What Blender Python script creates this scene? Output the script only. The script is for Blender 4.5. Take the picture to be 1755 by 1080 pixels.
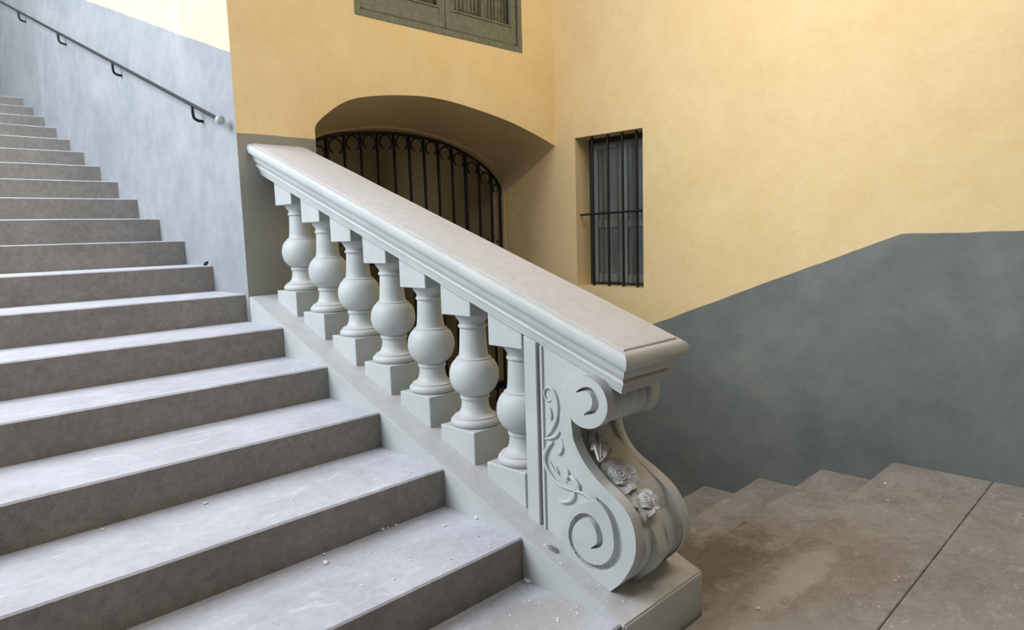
import bpy, bmesh, math, random
from mathutils import Vector, Matrix, noise
from mathutils.geometry import delaunay_2d_cdt
random.seed(7)
PI = math.pi
for o in list(bpy.data.objects): bpy.data.objects.remove(o)
SC = bpy.context.scene
COL = SC.collection

# ------------------------------------------------------------------ camera (eye at the origin)
F, YAW, PITCH, ROLL = 1172.2324, 0.7818, 0.1194, -0.0297
P_ = [1172.2324]
fw = Vector((math.sin(YAW)*math.cos(PITCH), math.cos(YAW)*math.cos(PITCH), -math.sin(PITCH)))
r0 = Vector((math.cos(YAW), -math.sin(YAW), 0)); u0 = r0.cross(fw)
rt = math.cos(ROLL)*r0 + math.sin(ROLL)*u0
up = -math.sin(ROLL)*r0 + math.cos(ROLL)*u0
cam = bpy.data.cameras.new('camera'); camo = bpy.data.objects.new('camera', cam); COL.objects.link(camo)
M = Matrix((rt, up, -fw)).transposed().to_4x4(); camo.matrix_world = M
cam.sensor_width = 36; cam.lens = F/1755*36; cam.clip_start = .02; cam.clip_end = 200
SC.camera = camo

# ------------------------------------------------------------------ light
SC.view_settings.view_transform = 'Standard'; SC.view_settings.look = 'None'
SC.view_settings.exposure = 0.32; SC.view_settings.gamma = 1; SC.view_settings.use_curve_mapping = False
w = bpy.data.worlds.new('sky'); SC.world = w; w.use_nodes = True
bg = w.node_tree.nodes['Background']; bg.inputs[0].default_value = (.80, .89, 1, 1); bg.inputs[1].default_value = 0.8
def area(name, loc, target, sx, sy, power, color):
    l = bpy.data.lights.new(name, 'AREA'); l.shape = 'RECTANGLE'; l.size = sx; l.size_y = sy; l.energy = power; l.color = color
    o = bpy.data.objects.new(name, l); COL.objects.link(o); o.location = loc
    o.rotation_euler = (Vector(target)-Vector(loc)).to_track_quat('-Z', 'Y').to_euler(); return o
area('daylight_from_open_side', (-3.0, 4.9, 3.9), (1.5, 4.1, -.2), 4.4, 3.2, 500, (.87, .935, 1))

area('arch_wall_fill', (2.6, .3, 3.0), (2.9, 3.8, 1.5), 2.6, .5, 48, (1, .985, .955))  # unseen fill light added to brighten the arch wall
def lamp(name, loc, power, color, r):
    l = bpy.data.lights.new(name, 'POINT'); l.energy = power; l.color = color; l.shadow_soft_size = r
    o = bpy.data.objects.new(name, l); COL.objects.link(o); o.location = loc
lamp('passage_fill', (3.7, 5.7, .3), 2.0, (1, .93, .82), .25)  # added point light that lifts the passage behind the gate, no real source

# ------------------------------------------------------------------ measures
XS, Y0, Z0, RUN, RISE = 1.688, 1.682, -1.1048, .4394, .16
SL = RISE/RUN
XR, YD, ZF, RUN2, RISE2, YA = 4.374, 1.2175, -1.425, .4122, .158, 3.839
YC0 = 1.228                      # front of the curb
CX = 1.93                        # axis of the balustrade
ZT = 3.3
def curb(y): return Z0 + SL*(y-Y0)
def ray(q): return fw + (q[0]-877.5)/F*rt - (q[1]-540)/F*up
def onX(q, X): d = ray(q); return d*(X/d.x)
def onY(q, Y): d = ray(q); return d*(Y/d.y)
def yz(pts, X): return [(onX(q, X).y, onX(q, X).z) for q in pts]

# ------------------------------------------------------------------ materials
def newmat(name):
    m = bpy.data.materials.new(name); m.use_nodes = True
    nt = m.node_tree; b = nt.nodes['Principled BSDF']; return m, nt, b
def L(nt, a, b): nt.links.new(a, b)
def nd(nt, t, **k):
    n = nt.nodes.new(t)
    for a, v in k.items(): setattr(n, a, v)
    return n
def lin(c):
    return tuple(((x/255)/12.92 if x/255 <= .04045 else ((x/255+.055)/1.055)**2.4) for x in c)+(1,)
def noise_n(nt, scale, detail=5, rough=.55, vec=None, dist=0):
    n = nd(nt, 'ShaderNodeTexNoise'); n.inputs['Scale'].default_value = scale; n.inputs['Detail'].default_value = detail
    n.inputs['Roughness'].default_value = rough; n.inputs['Distortion'].default_value = dist
    if vec is not None: L(nt, vec, n.inputs['Vector'])
    return n
def ramp(nt, src, stops):
    r = nd(nt, 'ShaderNodeValToRGB'); e = r.color_ramp.elements
    e[0].position = stops[0][0]; e[0].color = stops[0][1]; e[1].position = stops[-1][0]; e[1].color = stops[-1][1]
    for p, c in stops[1:-1]:
        x = e.new(p); x.color = c
    L(nt, src, r.inputs[0]); return r
def g(v): return (v, v, v, 1)
def mix(nt, fac, a, b, mode='MIX'):
    n = nd(nt, 'ShaderNodeMix', data_type='RGBA', blend_type=mode)
    for s, v in ((n.inputs[0], fac), (n.inputs[6], a), (n.inputs[7], b)):
        if hasattr(v, 'is_linked') or hasattr(v, 'links'): L(nt, v, s)
        else: s.default_value = v
    return n.outputs[2]
def math_n(nt, op, a, b=0., clamp=False):
    n = nd(nt, 'ShaderNodeMath', operation=op, use_clamp=clamp)
    for s, v in ((n.inputs[0], a), (n.inputs[1], b)):
        if hasattr(v, 'links'): L(nt, v, s)
        else: s.default_value = v
    return n.outputs[0]
def bump(nt, b, h, strength=.3, dist=.004):
    n = nd(nt, 'ShaderNodeBump'); n.inputs['Strength'].default_value = strength; n.inputs['Distance'].default_value = dist
    L(nt, h, n.inputs['Height']); L(nt, n.outputs[0], b.inputs['Normal'])
def pos(nt):
    gm = nd(nt, 'ShaderNodeNewGeometry'); s = nd(nt, 'ShaderNodeSeparateXYZ'); L(nt, gm.outputs['Position'], s.inputs[0]); return gm, s

def plaster(name, yel, grey, a=None, sl=0., yk=None, flat=None):
    """yellow lime wash over a grey painted dado; the dado's top follows z = a + sl*(y - yk), not above flat"""
    m, nt, b = newmat(name); gm, s = pos(nt); P = gm.outputs['Position']
    n1 = noise_n(nt, 1.3, 6, .6, P, .6); n2 = noise_n(nt, 9, 6, .65, P, .2); n3 = noise_n(nt, 60, 4, .6, P)
    st = nd(nt, 'ShaderNodeMapping'); st.inputs['Scale'].default_value = (1, 1, .45); L(nt, P, st.inputs[0])
    n4 = noise_n(nt, 2.2, 6, .6, st.outputs[0], .5)
    yr = ramp(nt, n1.outputs[0], [(.3, lin(yel[0])), (.52, lin(yel[1])), (.72, lin(yel[2]))])
    y2 = mix(nt, .35, yr.outputs[0], ramp(nt, n2.outputs[0], [(.3, lin(yel[0])), (.7, lin(yel[2]))]).outputs[0])
    cr = ramp(nt, n4.outputs[0], [(.485, g(1)), (.5, g(.90)), (.515, g(1))])
    y2 = mix(nt, .28, y2, cr.outputs[0], 'MULTIPLY')
    c = y2
    if grey:
        gr = ramp(nt, n1.outputs[0], [(.3, lin(grey[0])), (.5, lin(grey[1])), (.72, lin(grey[2]))])
        g2 = mix(nt, .3, gr.outputs[0], ramp(nt, n2.outputs[0], [(.3, lin(grey[0])), (.7, lin(grey[2]))]).outputs[0])
        sc = ramp(nt, noise_n(nt, 14, 8, .75, P, 1.5).outputs[0], [(.70, g(0)), (.76, g(1))])
        g2 = mix(nt, math_n(nt, 'MULTIPLY', sc.outputs[0], .35), g2, lin((165, 170, 170)))
        line = a if sl == 0 else math_n(nt, 'ADD', math_n(nt, 'MULTIPLY', math_n(nt, 'SUBTRACT', s.outputs[1], yk), sl), a)
        if flat is not None: line = math_n(nt, 'MINIMUM', line, flat)
        wv = math_n(nt, 'MULTIPLY', math_n(nt, 'SUBTRACT', noise_n(nt, 3, 3, .5, P).outputs[0], .5), .02)
        d = math_n(nt, 'SUBTRACT', math_n(nt, 'ADD', s.outputs[2], wv), line)
        f = math_n(nt, 'MULTIPLY', d, 400, True)
        c = mix(nt, f, g2, y2)
    L(nt, c, b.inputs['Base Color']); b.inputs['Roughness'].default_value = .9
    h = math_n(nt, 'ADD', math_n(nt, 'MULTIPLY', n2.outputs[0], 1.), math_n(nt, 'MULTIPLY', n3.outputs[0], .25))
    bump(nt, b, h, .35, .012)
    return m
YEL = [(232, 202, 146), (239, 212, 158), (244, 220, 172)]
YELR = [(226, 196, 142), (233, 206, 154), (238, 213, 166)]
GRA = [(136, 133, 120), (146, 143, 130), (156, 152, 140)]
GRR = [(100, 106, 106), (114, 119, 116), (134, 137, 131)]
GRL = [(122, 127, 131), (140, 144, 147), (162, 164, 165)]
M_arch = plaster('yellow_plaster_arch_wall', YEL, GRA, .598)
M_right = plaster('yellow_plaster_right_wall', YELR, GRR, -.075, -.386, 1.227, -.070)
M_left = plaster('yellow_plaster_stair_wall', YEL, GRL, 1.03, .3545, YA)
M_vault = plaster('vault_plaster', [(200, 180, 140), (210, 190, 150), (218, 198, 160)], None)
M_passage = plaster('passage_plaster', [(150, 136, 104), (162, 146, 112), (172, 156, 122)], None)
M_right2 = plaster('low_bounce_plaster', [(92, 82, 66), (104, 94, 76), (116, 104, 86)], [(70, 70, 66), (78, 78, 74), (86, 86, 80)], -.07)  # shade put into the colour of unseen walls, so they bounce little light
M_ceil = plaster('ceiling_plaster', [(225, 205, 165), (232, 214, 176), (238, 222, 186)], None)

def stonepaint(name='grey_painted_stone', dust=(188, 186, 187)):
    m, nt, b = newmat(name); gm, s = pos(nt); P = gm.outputs['Position']
    n1 = noise_n(nt, 4, 6, .6, P, .4); n2 = noise_n(nt, 22, 6, .65, P, .3); n3 = noise_n(nt, 140, 3, .6, P)
    base = ramp(nt, n1.outputs[0], [(.3, lin((174, 179, 176))), (.55, lin((184, 188, 185))), (.75, lin((192, 195, 192)))])
    d = ramp(nt, n2.outputs[0], [(.25, lin(tuple(x-12 for x in dust))), (.6, lin(dust)), (.8, lin(tuple(x+10 for x in dust)))])
    sn = nd(nt, 'ShaderNodeSeparateXYZ'); L(nt, gm.outputs['Normal'], sn.inputs[0])
    up_ = ramp(nt, math_n(nt, 'ADD', sn.outputs[2], math_n(nt, 'MULTIPLY', math_n(nt, 'SUBTRACT', n2.outputs[0], .5), .25)), [(.35, g(0)), (.85, g(1))])
    c = mix(nt, up_.outputs[0], base.outputs[0], d.outputs[0])
    ao = nd(nt, 'ShaderNodeAmbientOcclusion'); ao.inputs['Distance'].default_value = .03; ao.samples = 4
    # darker and browner in the creases of the carving
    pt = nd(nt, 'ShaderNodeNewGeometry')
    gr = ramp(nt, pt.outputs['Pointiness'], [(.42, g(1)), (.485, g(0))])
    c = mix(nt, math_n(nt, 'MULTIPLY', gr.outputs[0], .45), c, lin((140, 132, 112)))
    nt.nodes.remove(ao)
    sp = ramp(nt, noise_n(nt, 38, 2, .5, P).outputs[0], [(.76, g(0)), (.80, g(1))])
    c = mix(nt, math_n(nt, 'MULTIPLY', sp.outputs[0], .35), c, lin((150, 146, 138)))
    L(nt, c, b.inputs['Base Color']); b.inputs['Roughness'].default_value = .55
    bump(nt, b, math_n(nt, 'ADD', n2.outputs[0], math_n(nt, 'MULTIPLY', n3.outputs[0], .3)), .18, .004)
    return m
M_stone = stonepaint()

def stepmat(name, tread, riser, smear, spk=.5):
    m, nt, b = newmat(name); gm, s = pos(nt); P = gm.outputs['Position']
    n1 = noise_n(nt, 3.2, 7, .65, P, .8); n2 = noise_n(nt, 30, 6, .7, P, .2); n3 = noise_n(nt, 220, 3, .7, P)
    t = ramp(nt, n1.outputs[0], [(.28, lin(tread[0])), (.5, lin(tread[1])), (.72, lin(tread[2]))])
    t2 = mix(nt, .4, t.outputs[0], ramp(nt, n2.outputs[0], [(.3, lin(tread[0])), (.7, lin(tread[2]))]).outputs[0])
    # plaster dust: smears and crumbs
    mp = nd(nt, 'ShaderNodeMapping'); mp.inputs['Scale'].default_value = (1, 3, 1); L(nt, P, mp.inputs[0])
    sm = ramp(nt, noise_n(nt, 5, 8, .72, mp.outputs[0], .6).outputs[0], [(.56, g(0)), (.70, g(1))])
    t2 = mix(nt, math_n(nt, 'MULTIPLY', sm.outputs[0], .55), t2, lin(smear))
    v = nd(nt, 'ShaderNodeTexVoronoi'); v.inputs['Scale'].default_value = 34; v.inputs['Randomness'].default_value = 1; L(nt, P, v.inputs['Vector'])
    big = noise_n(nt, 2.5, 3, .6, P)
    th = math_n(nt, 'MULTIPLY', ramp(nt, big.outputs[0], [(.50, g(.0)), (.70, g(.26))]).outputs[0], spk)
    dot = math_n(nt, 'LESS_THAN', v.outputs['Distance'], th)
    t2 = mix(nt, math_n(nt, 'MULTIPLY', dot, .55), t2, lin((238, 236, 236)))
    mr = nd(nt, 'ShaderNodeMapping'); mr.inputs['Scale'].default_value = (9, 9, .5); L(nt, P, mr.inputs[0])
    n5 = noise_n(nt, 2, 5, .6, mr.outputs[0])
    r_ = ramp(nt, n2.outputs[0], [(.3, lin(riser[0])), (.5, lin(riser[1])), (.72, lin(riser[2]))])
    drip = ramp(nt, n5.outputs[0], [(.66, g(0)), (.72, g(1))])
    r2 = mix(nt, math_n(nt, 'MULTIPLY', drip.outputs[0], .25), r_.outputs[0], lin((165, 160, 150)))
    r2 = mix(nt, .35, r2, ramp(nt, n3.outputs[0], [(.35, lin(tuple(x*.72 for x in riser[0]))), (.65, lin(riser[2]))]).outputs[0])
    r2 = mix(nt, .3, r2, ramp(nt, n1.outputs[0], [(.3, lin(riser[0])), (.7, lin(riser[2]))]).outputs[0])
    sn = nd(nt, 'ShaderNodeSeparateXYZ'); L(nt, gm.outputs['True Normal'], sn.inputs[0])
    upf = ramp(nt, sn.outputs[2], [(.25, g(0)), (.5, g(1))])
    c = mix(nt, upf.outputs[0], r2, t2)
    L(nt, c, b.inputs['Base Color']); b.inputs['Roughness'].default_value = .85
    bump(nt, b, math_n(nt, 'ADD', n2.outputs[0], math_n(nt, 'MULTIPLY', n3.outputs[0], .5)), .35, .004)
    return m
def add_stain(m, cx, cy, rad, col, amt):
    nt = m.node_tree; b = nt.nodes['Principled BSDF']; gm, s_ = pos(nt)
    src = b.inputs['Base Color'].links[0].from_socket
    dx = math_n(nt, 'MULTIPLY', math_n(nt, 'SUBTRACT', s_.outputs[0], cx), 1/rad[0]); dy = math_n(nt, 'MULTIPLY', math_n(nt, 'SUBTRACT', s_.outputs[1], cy), 1/rad[1])
    d = math_n(nt, 'SQRT', math_n(nt, 'ADD', math_n(nt, 'MULTIPLY', dx, dx), math_n(nt, 'MULTIPLY', dy, dy)))
    d = math_n(nt, 'ADD', d, math_n(nt, 'MULTIPLY', math_n(nt, 'SUBTRACT', noise_n(nt, 6, 7, .7, gm.outputs['Position'], .5).outputs[0], .5), 1.6))
    f = ramp(nt, d, [(.55, g(1)), (1.0, g(0))])
    L(nt, mix(nt, math_n(nt, 'MULTIPLY', f.outputs[0], amt), src, lin(col)), b.inputs['Base Color'])
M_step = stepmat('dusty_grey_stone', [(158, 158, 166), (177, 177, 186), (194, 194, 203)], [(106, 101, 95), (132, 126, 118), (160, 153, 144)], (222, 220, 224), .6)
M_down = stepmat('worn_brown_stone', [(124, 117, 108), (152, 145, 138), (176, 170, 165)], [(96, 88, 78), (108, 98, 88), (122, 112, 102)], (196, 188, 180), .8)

add_stain(M_down, 2.75, 1.75, (.75, .55), (98, 82, 58), .75)
add_stain(M_down, 2.66, 1.08, (.42, .09), (206, 200, 194), .5)
add_stain(M_step, 1.5, 1.45, (.28, .14), (150, 138, 122), .5)
def simple(name, c, rough=.5, metal=0., nscale=20, var=.25, bmp=.1, streak=None):
    m, nt, b = newmat(name); gm, s = pos(nt); P = gm.outputs['Position']
    if streak:
        mp = nd(nt, 'ShaderNodeMapping'); mp.inputs['Scale'].default_value = streak; L(nt, P, mp.inputs[0]); P = mp.outputs[0]
    n = noise_n(nt, nscale, 5, .6, P)
    lo = tuple(max(0, x*(1-var)) for x in c); hi = tuple(min(255, x*(1+var)) for x in c)
    r_ = ramp(nt, n.outputs[0], [(.3, lin(lo)), (.7, lin(hi))])
    L(nt, r_.outputs[0], b.inputs['Base Color']); b.inputs['Roughness'].default_value = rough; b.inputs['Metallic'].default_value = metal
    bump(nt, b, n.outputs[0], bmp, .003); return m
M_iron = simple('black_wrought_iron', (26, 25, 24), .55, .3)
M_rust = simple('dark_brown_iron', (34, 28, 24), .6, .3)
M_rail = simple('black_handrail_paint', (22, 21, 28), .6, .0)
M_cap = simple('grey_green_paint', (140, 150, 146), .5)
M_frame = simple('grey_green_window_paint', (112, 114, 96), .6, 0, 30, .12)
M_fdark = simple('dark_window_frame', (44, 38, 32), .6)
M_gasket = simple('dark_gap', (28, 24, 18), .8)
M_glass_dusty = simple('dusty_glass', (98, 102, 100), .35, 0, 3, .16, .05, (14, 14, 1.2))
M_shut = simple('grey_shutter_paint', (112, 117, 114), .6, 0, 3, .14, .06, (16, 16, 1.0))
M_curtain = simple('lace_curtain', (150, 140, 120), .9)
M_room = simple('dark_room', (70, 55, 38), .9)
M_chip = simple('white_plaster_chip', (225, 224, 224), .9, 0, 60, .06, .3)
M_chipg = simple('grey_stone_flake', (118, 116, 122), .9, 0, 60, .12, .3)
M_blk = simple('black_scrap', (22, 20, 24), .7)
def glassmat():
    m, nt, b = newmat('window_glass'); b.inputs['Base Color'].default_value = (.8, .85, .85, 1)
    b.inputs['Roughness'].default_value = .05; b.inputs['Transmission Weight'].default_value = 1; b.inputs['IOR'].default_value = 1.45; return m
M_glass = glassmat()

# ------------------------------------------------------------------ mesh helpers
def newobj(name, me, mat, parent=None):
    o = bpy.data.objects.new(name, me); COL.objects.link(o)
    if mat is not None and not me.materials: me.materials.append(mat)
    if parent is not None: o.parent = parent
    return o
def obj(name, bm, mat, parent=None, smooth=False, bev=0., seg=1, ang=40):
    bmesh.ops.remove_doubles(bm, verts=bm.verts, dist=1e-5)
    bmesh.ops.recalc_face_normals(bm, faces=bm.faces)
    if bev:
        es = [e for e in bm.edges if len(e.link_faces) == 2 and e.calc_face_angle(0) > math.radians(35)]
        bmesh.ops.bevel(bm, geom=es, offset=bev, segments=seg, affect='EDGES', clamp_overlap=True)
    me = bpy.data.meshes.new(name); bm.to_mesh(me); bm.free()
    if smooth:
        for p in me.polygons: p.use_smooth = True
        me.set_sharp_from_angle(angle=math.radians(ang))
    return newobj(name, me, mat, parent)
def empty(name, loc=(0, 0, 0), parent=None):
    o = bpy.data.objects.new(name, None); COL.objects.link(o); o.location = loc; o.empty_display_size = .1
    if parent: o.parent = parent
    return o
def tag(o, label=None, cat=None, group=None, kind=None):
    if label: o['label'] = label
    if cat: o['category'] = cat
    if group: o['group'] = group
    if kind: o['kind'] = kind
    return o
def box(bm, x0, x1, y0, y1, z0, z1):
    v = [bm.verts.new(c) for c in ((x0,y0,z0),(x1,y0,z0),(x1,y1,z0),(x0,y1,z0),(x0,y0,z1),(x1,y0,z1),(x1,y1,z1),(x0,y1,z1))]
    for f in ((0,3,2,1),(4,5,6,7),(0,1,5,4),(1,2,6,5),(2,3,7,6),(3,0,4,7)): bm.faces.new([v[i] for i in f])
    return v
def prism_x(bm, pts, x0, x1):           # polygon given in (y, z)
    a = [bm.verts.new((x0, y, z)) for y, z in pts]; b = [bm.verts.new((x1, y, z)) for y, z in pts]
    n = len(pts)
    bm.faces.new(a); bm.faces.new(b[::-1])
    for i in range(n): bm.faces.new([a[i], b[i], b[(i+1) % n], a[(i+1) % n]])
def crom(pts, n=6, closed=False):
    out = []; N = len(pts); pts = [Vector(p) for p in pts]
    rng = range(N if closed else N-1)
    for i in rng:
        if closed: p0, p1, p2, p3 = pts[(i-1) % N], pts[i], pts[(i+1) % N], pts[(i+2) % N]
        else: p0, p1, p2, p3 = pts[max(i-1, 0)], pts[i], pts[i+1], pts[min(i+2, N-1)]
        for k in range(n):
            t = k/n
            out.append(.5*((2*p1)+(p2-p0)*t+(2*p0-5*p1+4*p2-p3)*t*t+(3*p1-p0-3*p2+p3)*t**3))
    if not closed: out.append(pts[-1])
    return out
def tube(bm, pts, rad, seg=8, closed=False, flat=1., ax=None):
    """tube along pts; rad number or list; 'ax': axis squashed by flat"""
    pts = [Vector(p) for p in pts]; N = len(pts); rings = []
    prev = None
    for i, p in enumerate(pts):
        if closed: t = pts[(i+1) % N]-pts[i-1]
        else: t = pts[min(i+1, N-1)]-pts[max(i-1, 0)]
        t.normalize()
        if prev is None:
            a = Vector(ax) if ax else (Vector((0, 0, 1)) if abs(t.z) < .9 else Vector((1, 0, 0)))
        else: a = prev
        a = (a-t*a.dot(t)); a.normalize(); prev = a
        b = t.cross(a); r = rad[i] if isinstance(rad, (list, tuple)) else rad
        rings.append([bm.verts.new(p+(a*math.cos(2*PI*k/seg)*flat+b*math.sin(2*PI*k/seg))*r) for k in range(seg)])
    for i in range(N if closed else N-1):
        A, B = rings[i], rings[(i+1) % N]
        for k in range(seg): bm.faces.new([A[k], A[(k+1) % seg], B[(k+1) % seg], B[k]])
    if not closed:
        bm.faces.new(rings[0][::-1]); bm.faces.new(rings[-1])
def lathe(bm, prof, seg=40, c=(0, 0, 0), cap=True):
    rings = [[bm.verts.new((c[0]+r*math.cos(2*PI*k/seg), c[1]+r*math.sin(2*PI*k/seg), c[2]+z)) for k in range(seg)] for r, z in prof]
    for A, B in zip(rings, rings[1:]):
        for k in range(seg): bm.faces.new([A[k], A[(k+1) % seg], B[(k+1) % seg], B[k]])
    if cap: bm.faces.new(rings[0][::-1]); bm.faces.new(rings[-1])
def blob(bm, c, r, sc=(1, 1, 1), rot=None, sub=2, jit=0.):
    q = bmesh.ops.create_icosphere(bm, subdivisions=sub, radius=r)['verts']
    m = Matrix.Diagonal((*sc, 1))
    if rot is not None: m = rot.to_4x4() @ m
    for v in q:
        if jit: v.co *= 1+random.uniform(-jit, jit)
        v.co = (m @ v.co)+Vector(c)

# ================================================================== SETTING
def struct(o): o['kind'] = 'structure'; return o
# landing floor: slabs with joints
fl = struct(empty('floor', (0, 0, ZF)))
def slab(name, x0, x1, y0, y1, zt, mat, par, th=.12, bev=.004):
    bm = bmesh.new(); box(bm, x0, x1, y0, y1, zt-th, zt)
    o = obj(name, bm, mat, None, bev=bev)
    o.parent = par; o.matrix_parent_inverse = Matrix.Translation(par.location).inverted(); return o
gp = .0015
ys = [-3.2, -2.2, -1.2, -.25, .716]
for i in range(4):
    off = [0, .5, 0, .5][i]
    xs = [-6.2, -4.4-off, -2.6-off, -1.2+off*.4, .4+off*.3, 1.9+off*.3, 3.2+off*.2, XR]
    for a, b in zip(xs, xs[1:]):
        slab('paving_slab', a+gp, b-gp, ys[i]+gp, ys[i+1]-gp, ZF+random.uniform(-.001, .001), M_down if b > 1.9 else M_step, fl)
for a, b in ((XS+.0, 3.05), (3.05, XR)): slab('paving_slab', a+gp, b-gp, .716+gp, YD, ZF, M_down, fl)
for a, b in ((-6.2, -4.2), (-4.2, -2.6), (-2.6, -.6), (-.6, XS)): slab('paving_slab', a+gp, b-gp, .716+gp, YC0, ZF, M_step, fl)
# ground outside the open side
slab('bed', -6.2, XR, -3.2, 1.2, ZF-.125, M_down, fl, .1, 0)

# right wall with the barred window opening
WY0, WY1, WZ0, WZ1 = 2.975, 3.625, -.450, .745
def rect_wall_x(x, ycuts, zcuts, holes, mat, name, thick, direction):
    bm = bmesh.new()
    for a, b in zip(ycuts, ycuts[1:]):
        for c, d in zip(zcuts, zcuts[1:]):
            if (a, c) in holes: continue
            bm.faces.new([bm.verts.new(v) for v in ((x, a, c), (x, b, c), (x, b, d), (x, a, d))])
    return bm
bm = rect_wall_x(XR, [-3.2, WY0, WY1, 7.6], [-3.0, WZ0, WZ1, ZT+.05], {(WY0, WZ0)}, None, None, 0, 0)
DX = .20
for q in (((XR, WY0, WZ0), (XR+DX, WY0, WZ0), (XR+DX, WY0, WZ1), (XR, WY0, WZ1)), ((XR, WY1, WZ0), (XR+DX, WY1, WZ0), (XR+DX, WY1, WZ1), (XR, WY1, WZ1)),
          ((XR, WY0, WZ0), (XR+DX, WY0, WZ0), (XR+DX, WY1, WZ0), (XR, WY1, WZ0)), ((XR, WY0, WZ1), (XR+DX, WY0, WZ1), (XR+DX, WY1, WZ1), (XR, WY1, WZ1)),
          ((XR+DX, -3.2, -3.0), (XR+DX, WY0, -3.0), (XR+DX, WY0, ZT), (XR+DX, -3.2, ZT)), ((XR+DX, WY1, -3.0), (XR+DX, 7.6, -3.0), (XR+DX, 7.6, ZT), (XR+DX, WY1, ZT)),
          ((XR+DX, WY0, WZ1), (XR+DX, WY1, WZ1), (XR+DX, WY1, ZT), (XR+DX, WY0, ZT)), ((XR+DX, WY0, -3.0), (XR+DX, WY1, -3.0), (XR+DX, WY1, WZ0), (XR+DX, WY0, WZ0))):
    bm.faces.new([bm.verts.new(v) for v in q])
struct(obj('wall_right', bm, M_right))

# arch wall (faces the camera side) with window opening
arch_o = [(2.175, .66), (2.19, .694), (2.262, .759), (2.39, .843), (2.542, .892), (2.793, .932), (3.09, .951), (3.411, .926), (3.827, .86), (4.154, .776), (XR, .707)]
AO = [(p[0], p[1]) for p in crom([(a, b, 0) for a, b in arch_o], 5)]
KX0, KX1, KZ0, KZ1 = 2.505, 4.005, 1.398, 3.0
def zarch(x):
    for (a, b), (c, d) in zip(AO, AO[1:]):
        if a-1e-9 <= x <= c+1e-9: return b+(d-b)*(x-a)/max(c-a, 1e-9)
    return AO[-1][1]
bm = bmesh.new()
def quad(*v): bm.faces.new([bm.verts.new(c) for c in v])
xs = sorted(set([round(a, 5) for a, b in AO]+[KX0, KX1]))
for a, b in zip(xs, xs[1:]):
    quad((a, YA, zarch(a)), (b, YA, zarch(b)), (b, YA, KZ0), (a, YA, KZ0))
    if not (a >= KX0-1e-6 and b <= KX1+1e-6): quad((a, YA, KZ0), (b, YA, KZ0), (b, YA, KZ1), (a, YA, KZ1))
    quad((a, YA, KZ1), (b, YA, KZ1), (b, YA, ZT+.05), (a, YA, ZT+.05))
quad((XS, YA, -3), (2.175, YA, -3), (2.175, YA, ZT+.05), (XS, YA, ZT+.05))
KD = .16
for q in (((KX0, YA, KZ0), (KX0, YA+KD, KZ0), (KX0, YA+KD, KZ1), (KX0, YA, KZ1)), ((KX1, YA, KZ0), (KX1, YA+KD, KZ0), (KX1, YA+KD, KZ1), (KX1, YA, KZ1)),
          ((KX0, YA, KZ0), (KX1, YA, KZ0), (KX1, YA+KD, KZ0), (KX0, YA+KD, KZ0)), ((KX0, YA, KZ1), (KX1, YA, KZ1), (KX1, YA+KD, KZ1), (KX0, YA+KD, KZ1))): quad(*q)
struct(obj('wall_arch', bm, M_arch))

# jamb, gate wall and vault
YG = 4.46
gpx = [(545, 235), (564, 228.5), (600, 223), (638, 219.5), (674, 220), (705, 224.5), (727, 229), (760, 238.5), (787, 249), (810, 259), (831, 272), (846, 288), (856, 303), (861, 316), (864, 330)]
ga = [(onY(q, YG).x, onY(q, YG).z) for q in gpx]
gate_arch = [(2.20, ga[0][1]-.26), (2.26, ga[0][1]-.16), (2.38, ga[0][1]-.06)]+ga[:-1]+[(XR-.006, .345)]
GA = [(p[0], p[1]) for p in crom([(a, b, 0) for a, b in gate_arch], 4)]
EO = [(2.175, GA[0][1]+.01)]+[(min(a, XR), b+.012) for a, b in GA[1:]]
EO[-1] = (XR, .362)
def lerp_curve(C, n):
    Ls = [0]
    for a, b in zip(C, C[1:]): Ls.append(Ls[-1]+math.hypot(b[0]-a[0], b[1]-a[1]))
    out = []
    for k in range(n+1):
        s = Ls[-1]*k/n; i = 0
        while i < len(Ls)-2 and Ls[i+1] < s: i += 1
        t = (s-Ls[i])/max(Ls[i+1]-Ls[i], 1e-9)
        out.append((C[i][0]+(C[i+1][0]-C[i][0])*t, C[i][1]+(C[i+1][1]-C[i][1])*t))
    return out
# vault as a ruled surface from the wall face down to the gate wall
bm = bmesh.new(); n = 50; A = lerp_curve(AO, n); B = lerp_curve(EO, n); G = 8
A[-1] = (XR, AO[-1][1])
rows = []
for j in range(G+1):
    t = j/G; rows.append([bm.verts.new((a[0]+(b[0]-a[0])*t, YA+(YG-YA)*t, a[1]+(b[1]-a[1])*t+.012*math.sin(PI*t)*math.sin(i*.35))) for i, (a, b) in enumerate(zip(A, B))])
for r1, r2 in zip(rows, rows[1:]):
    for i in range(n): bm.faces.new([r1[i], r1[i+1], r2[i+1], r2[i]])
j0 = bm.verts.new((2.175, YA, -3)); j1 = bm.verts.new((2.175, YG, -3))
bm.faces.new([j0]+[r[0] for r in rows]+[j1])
struct(obj('trim_vault', bm, M_arch, smooth=True, ang=30)).data.materials[0] = M_vault
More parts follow.
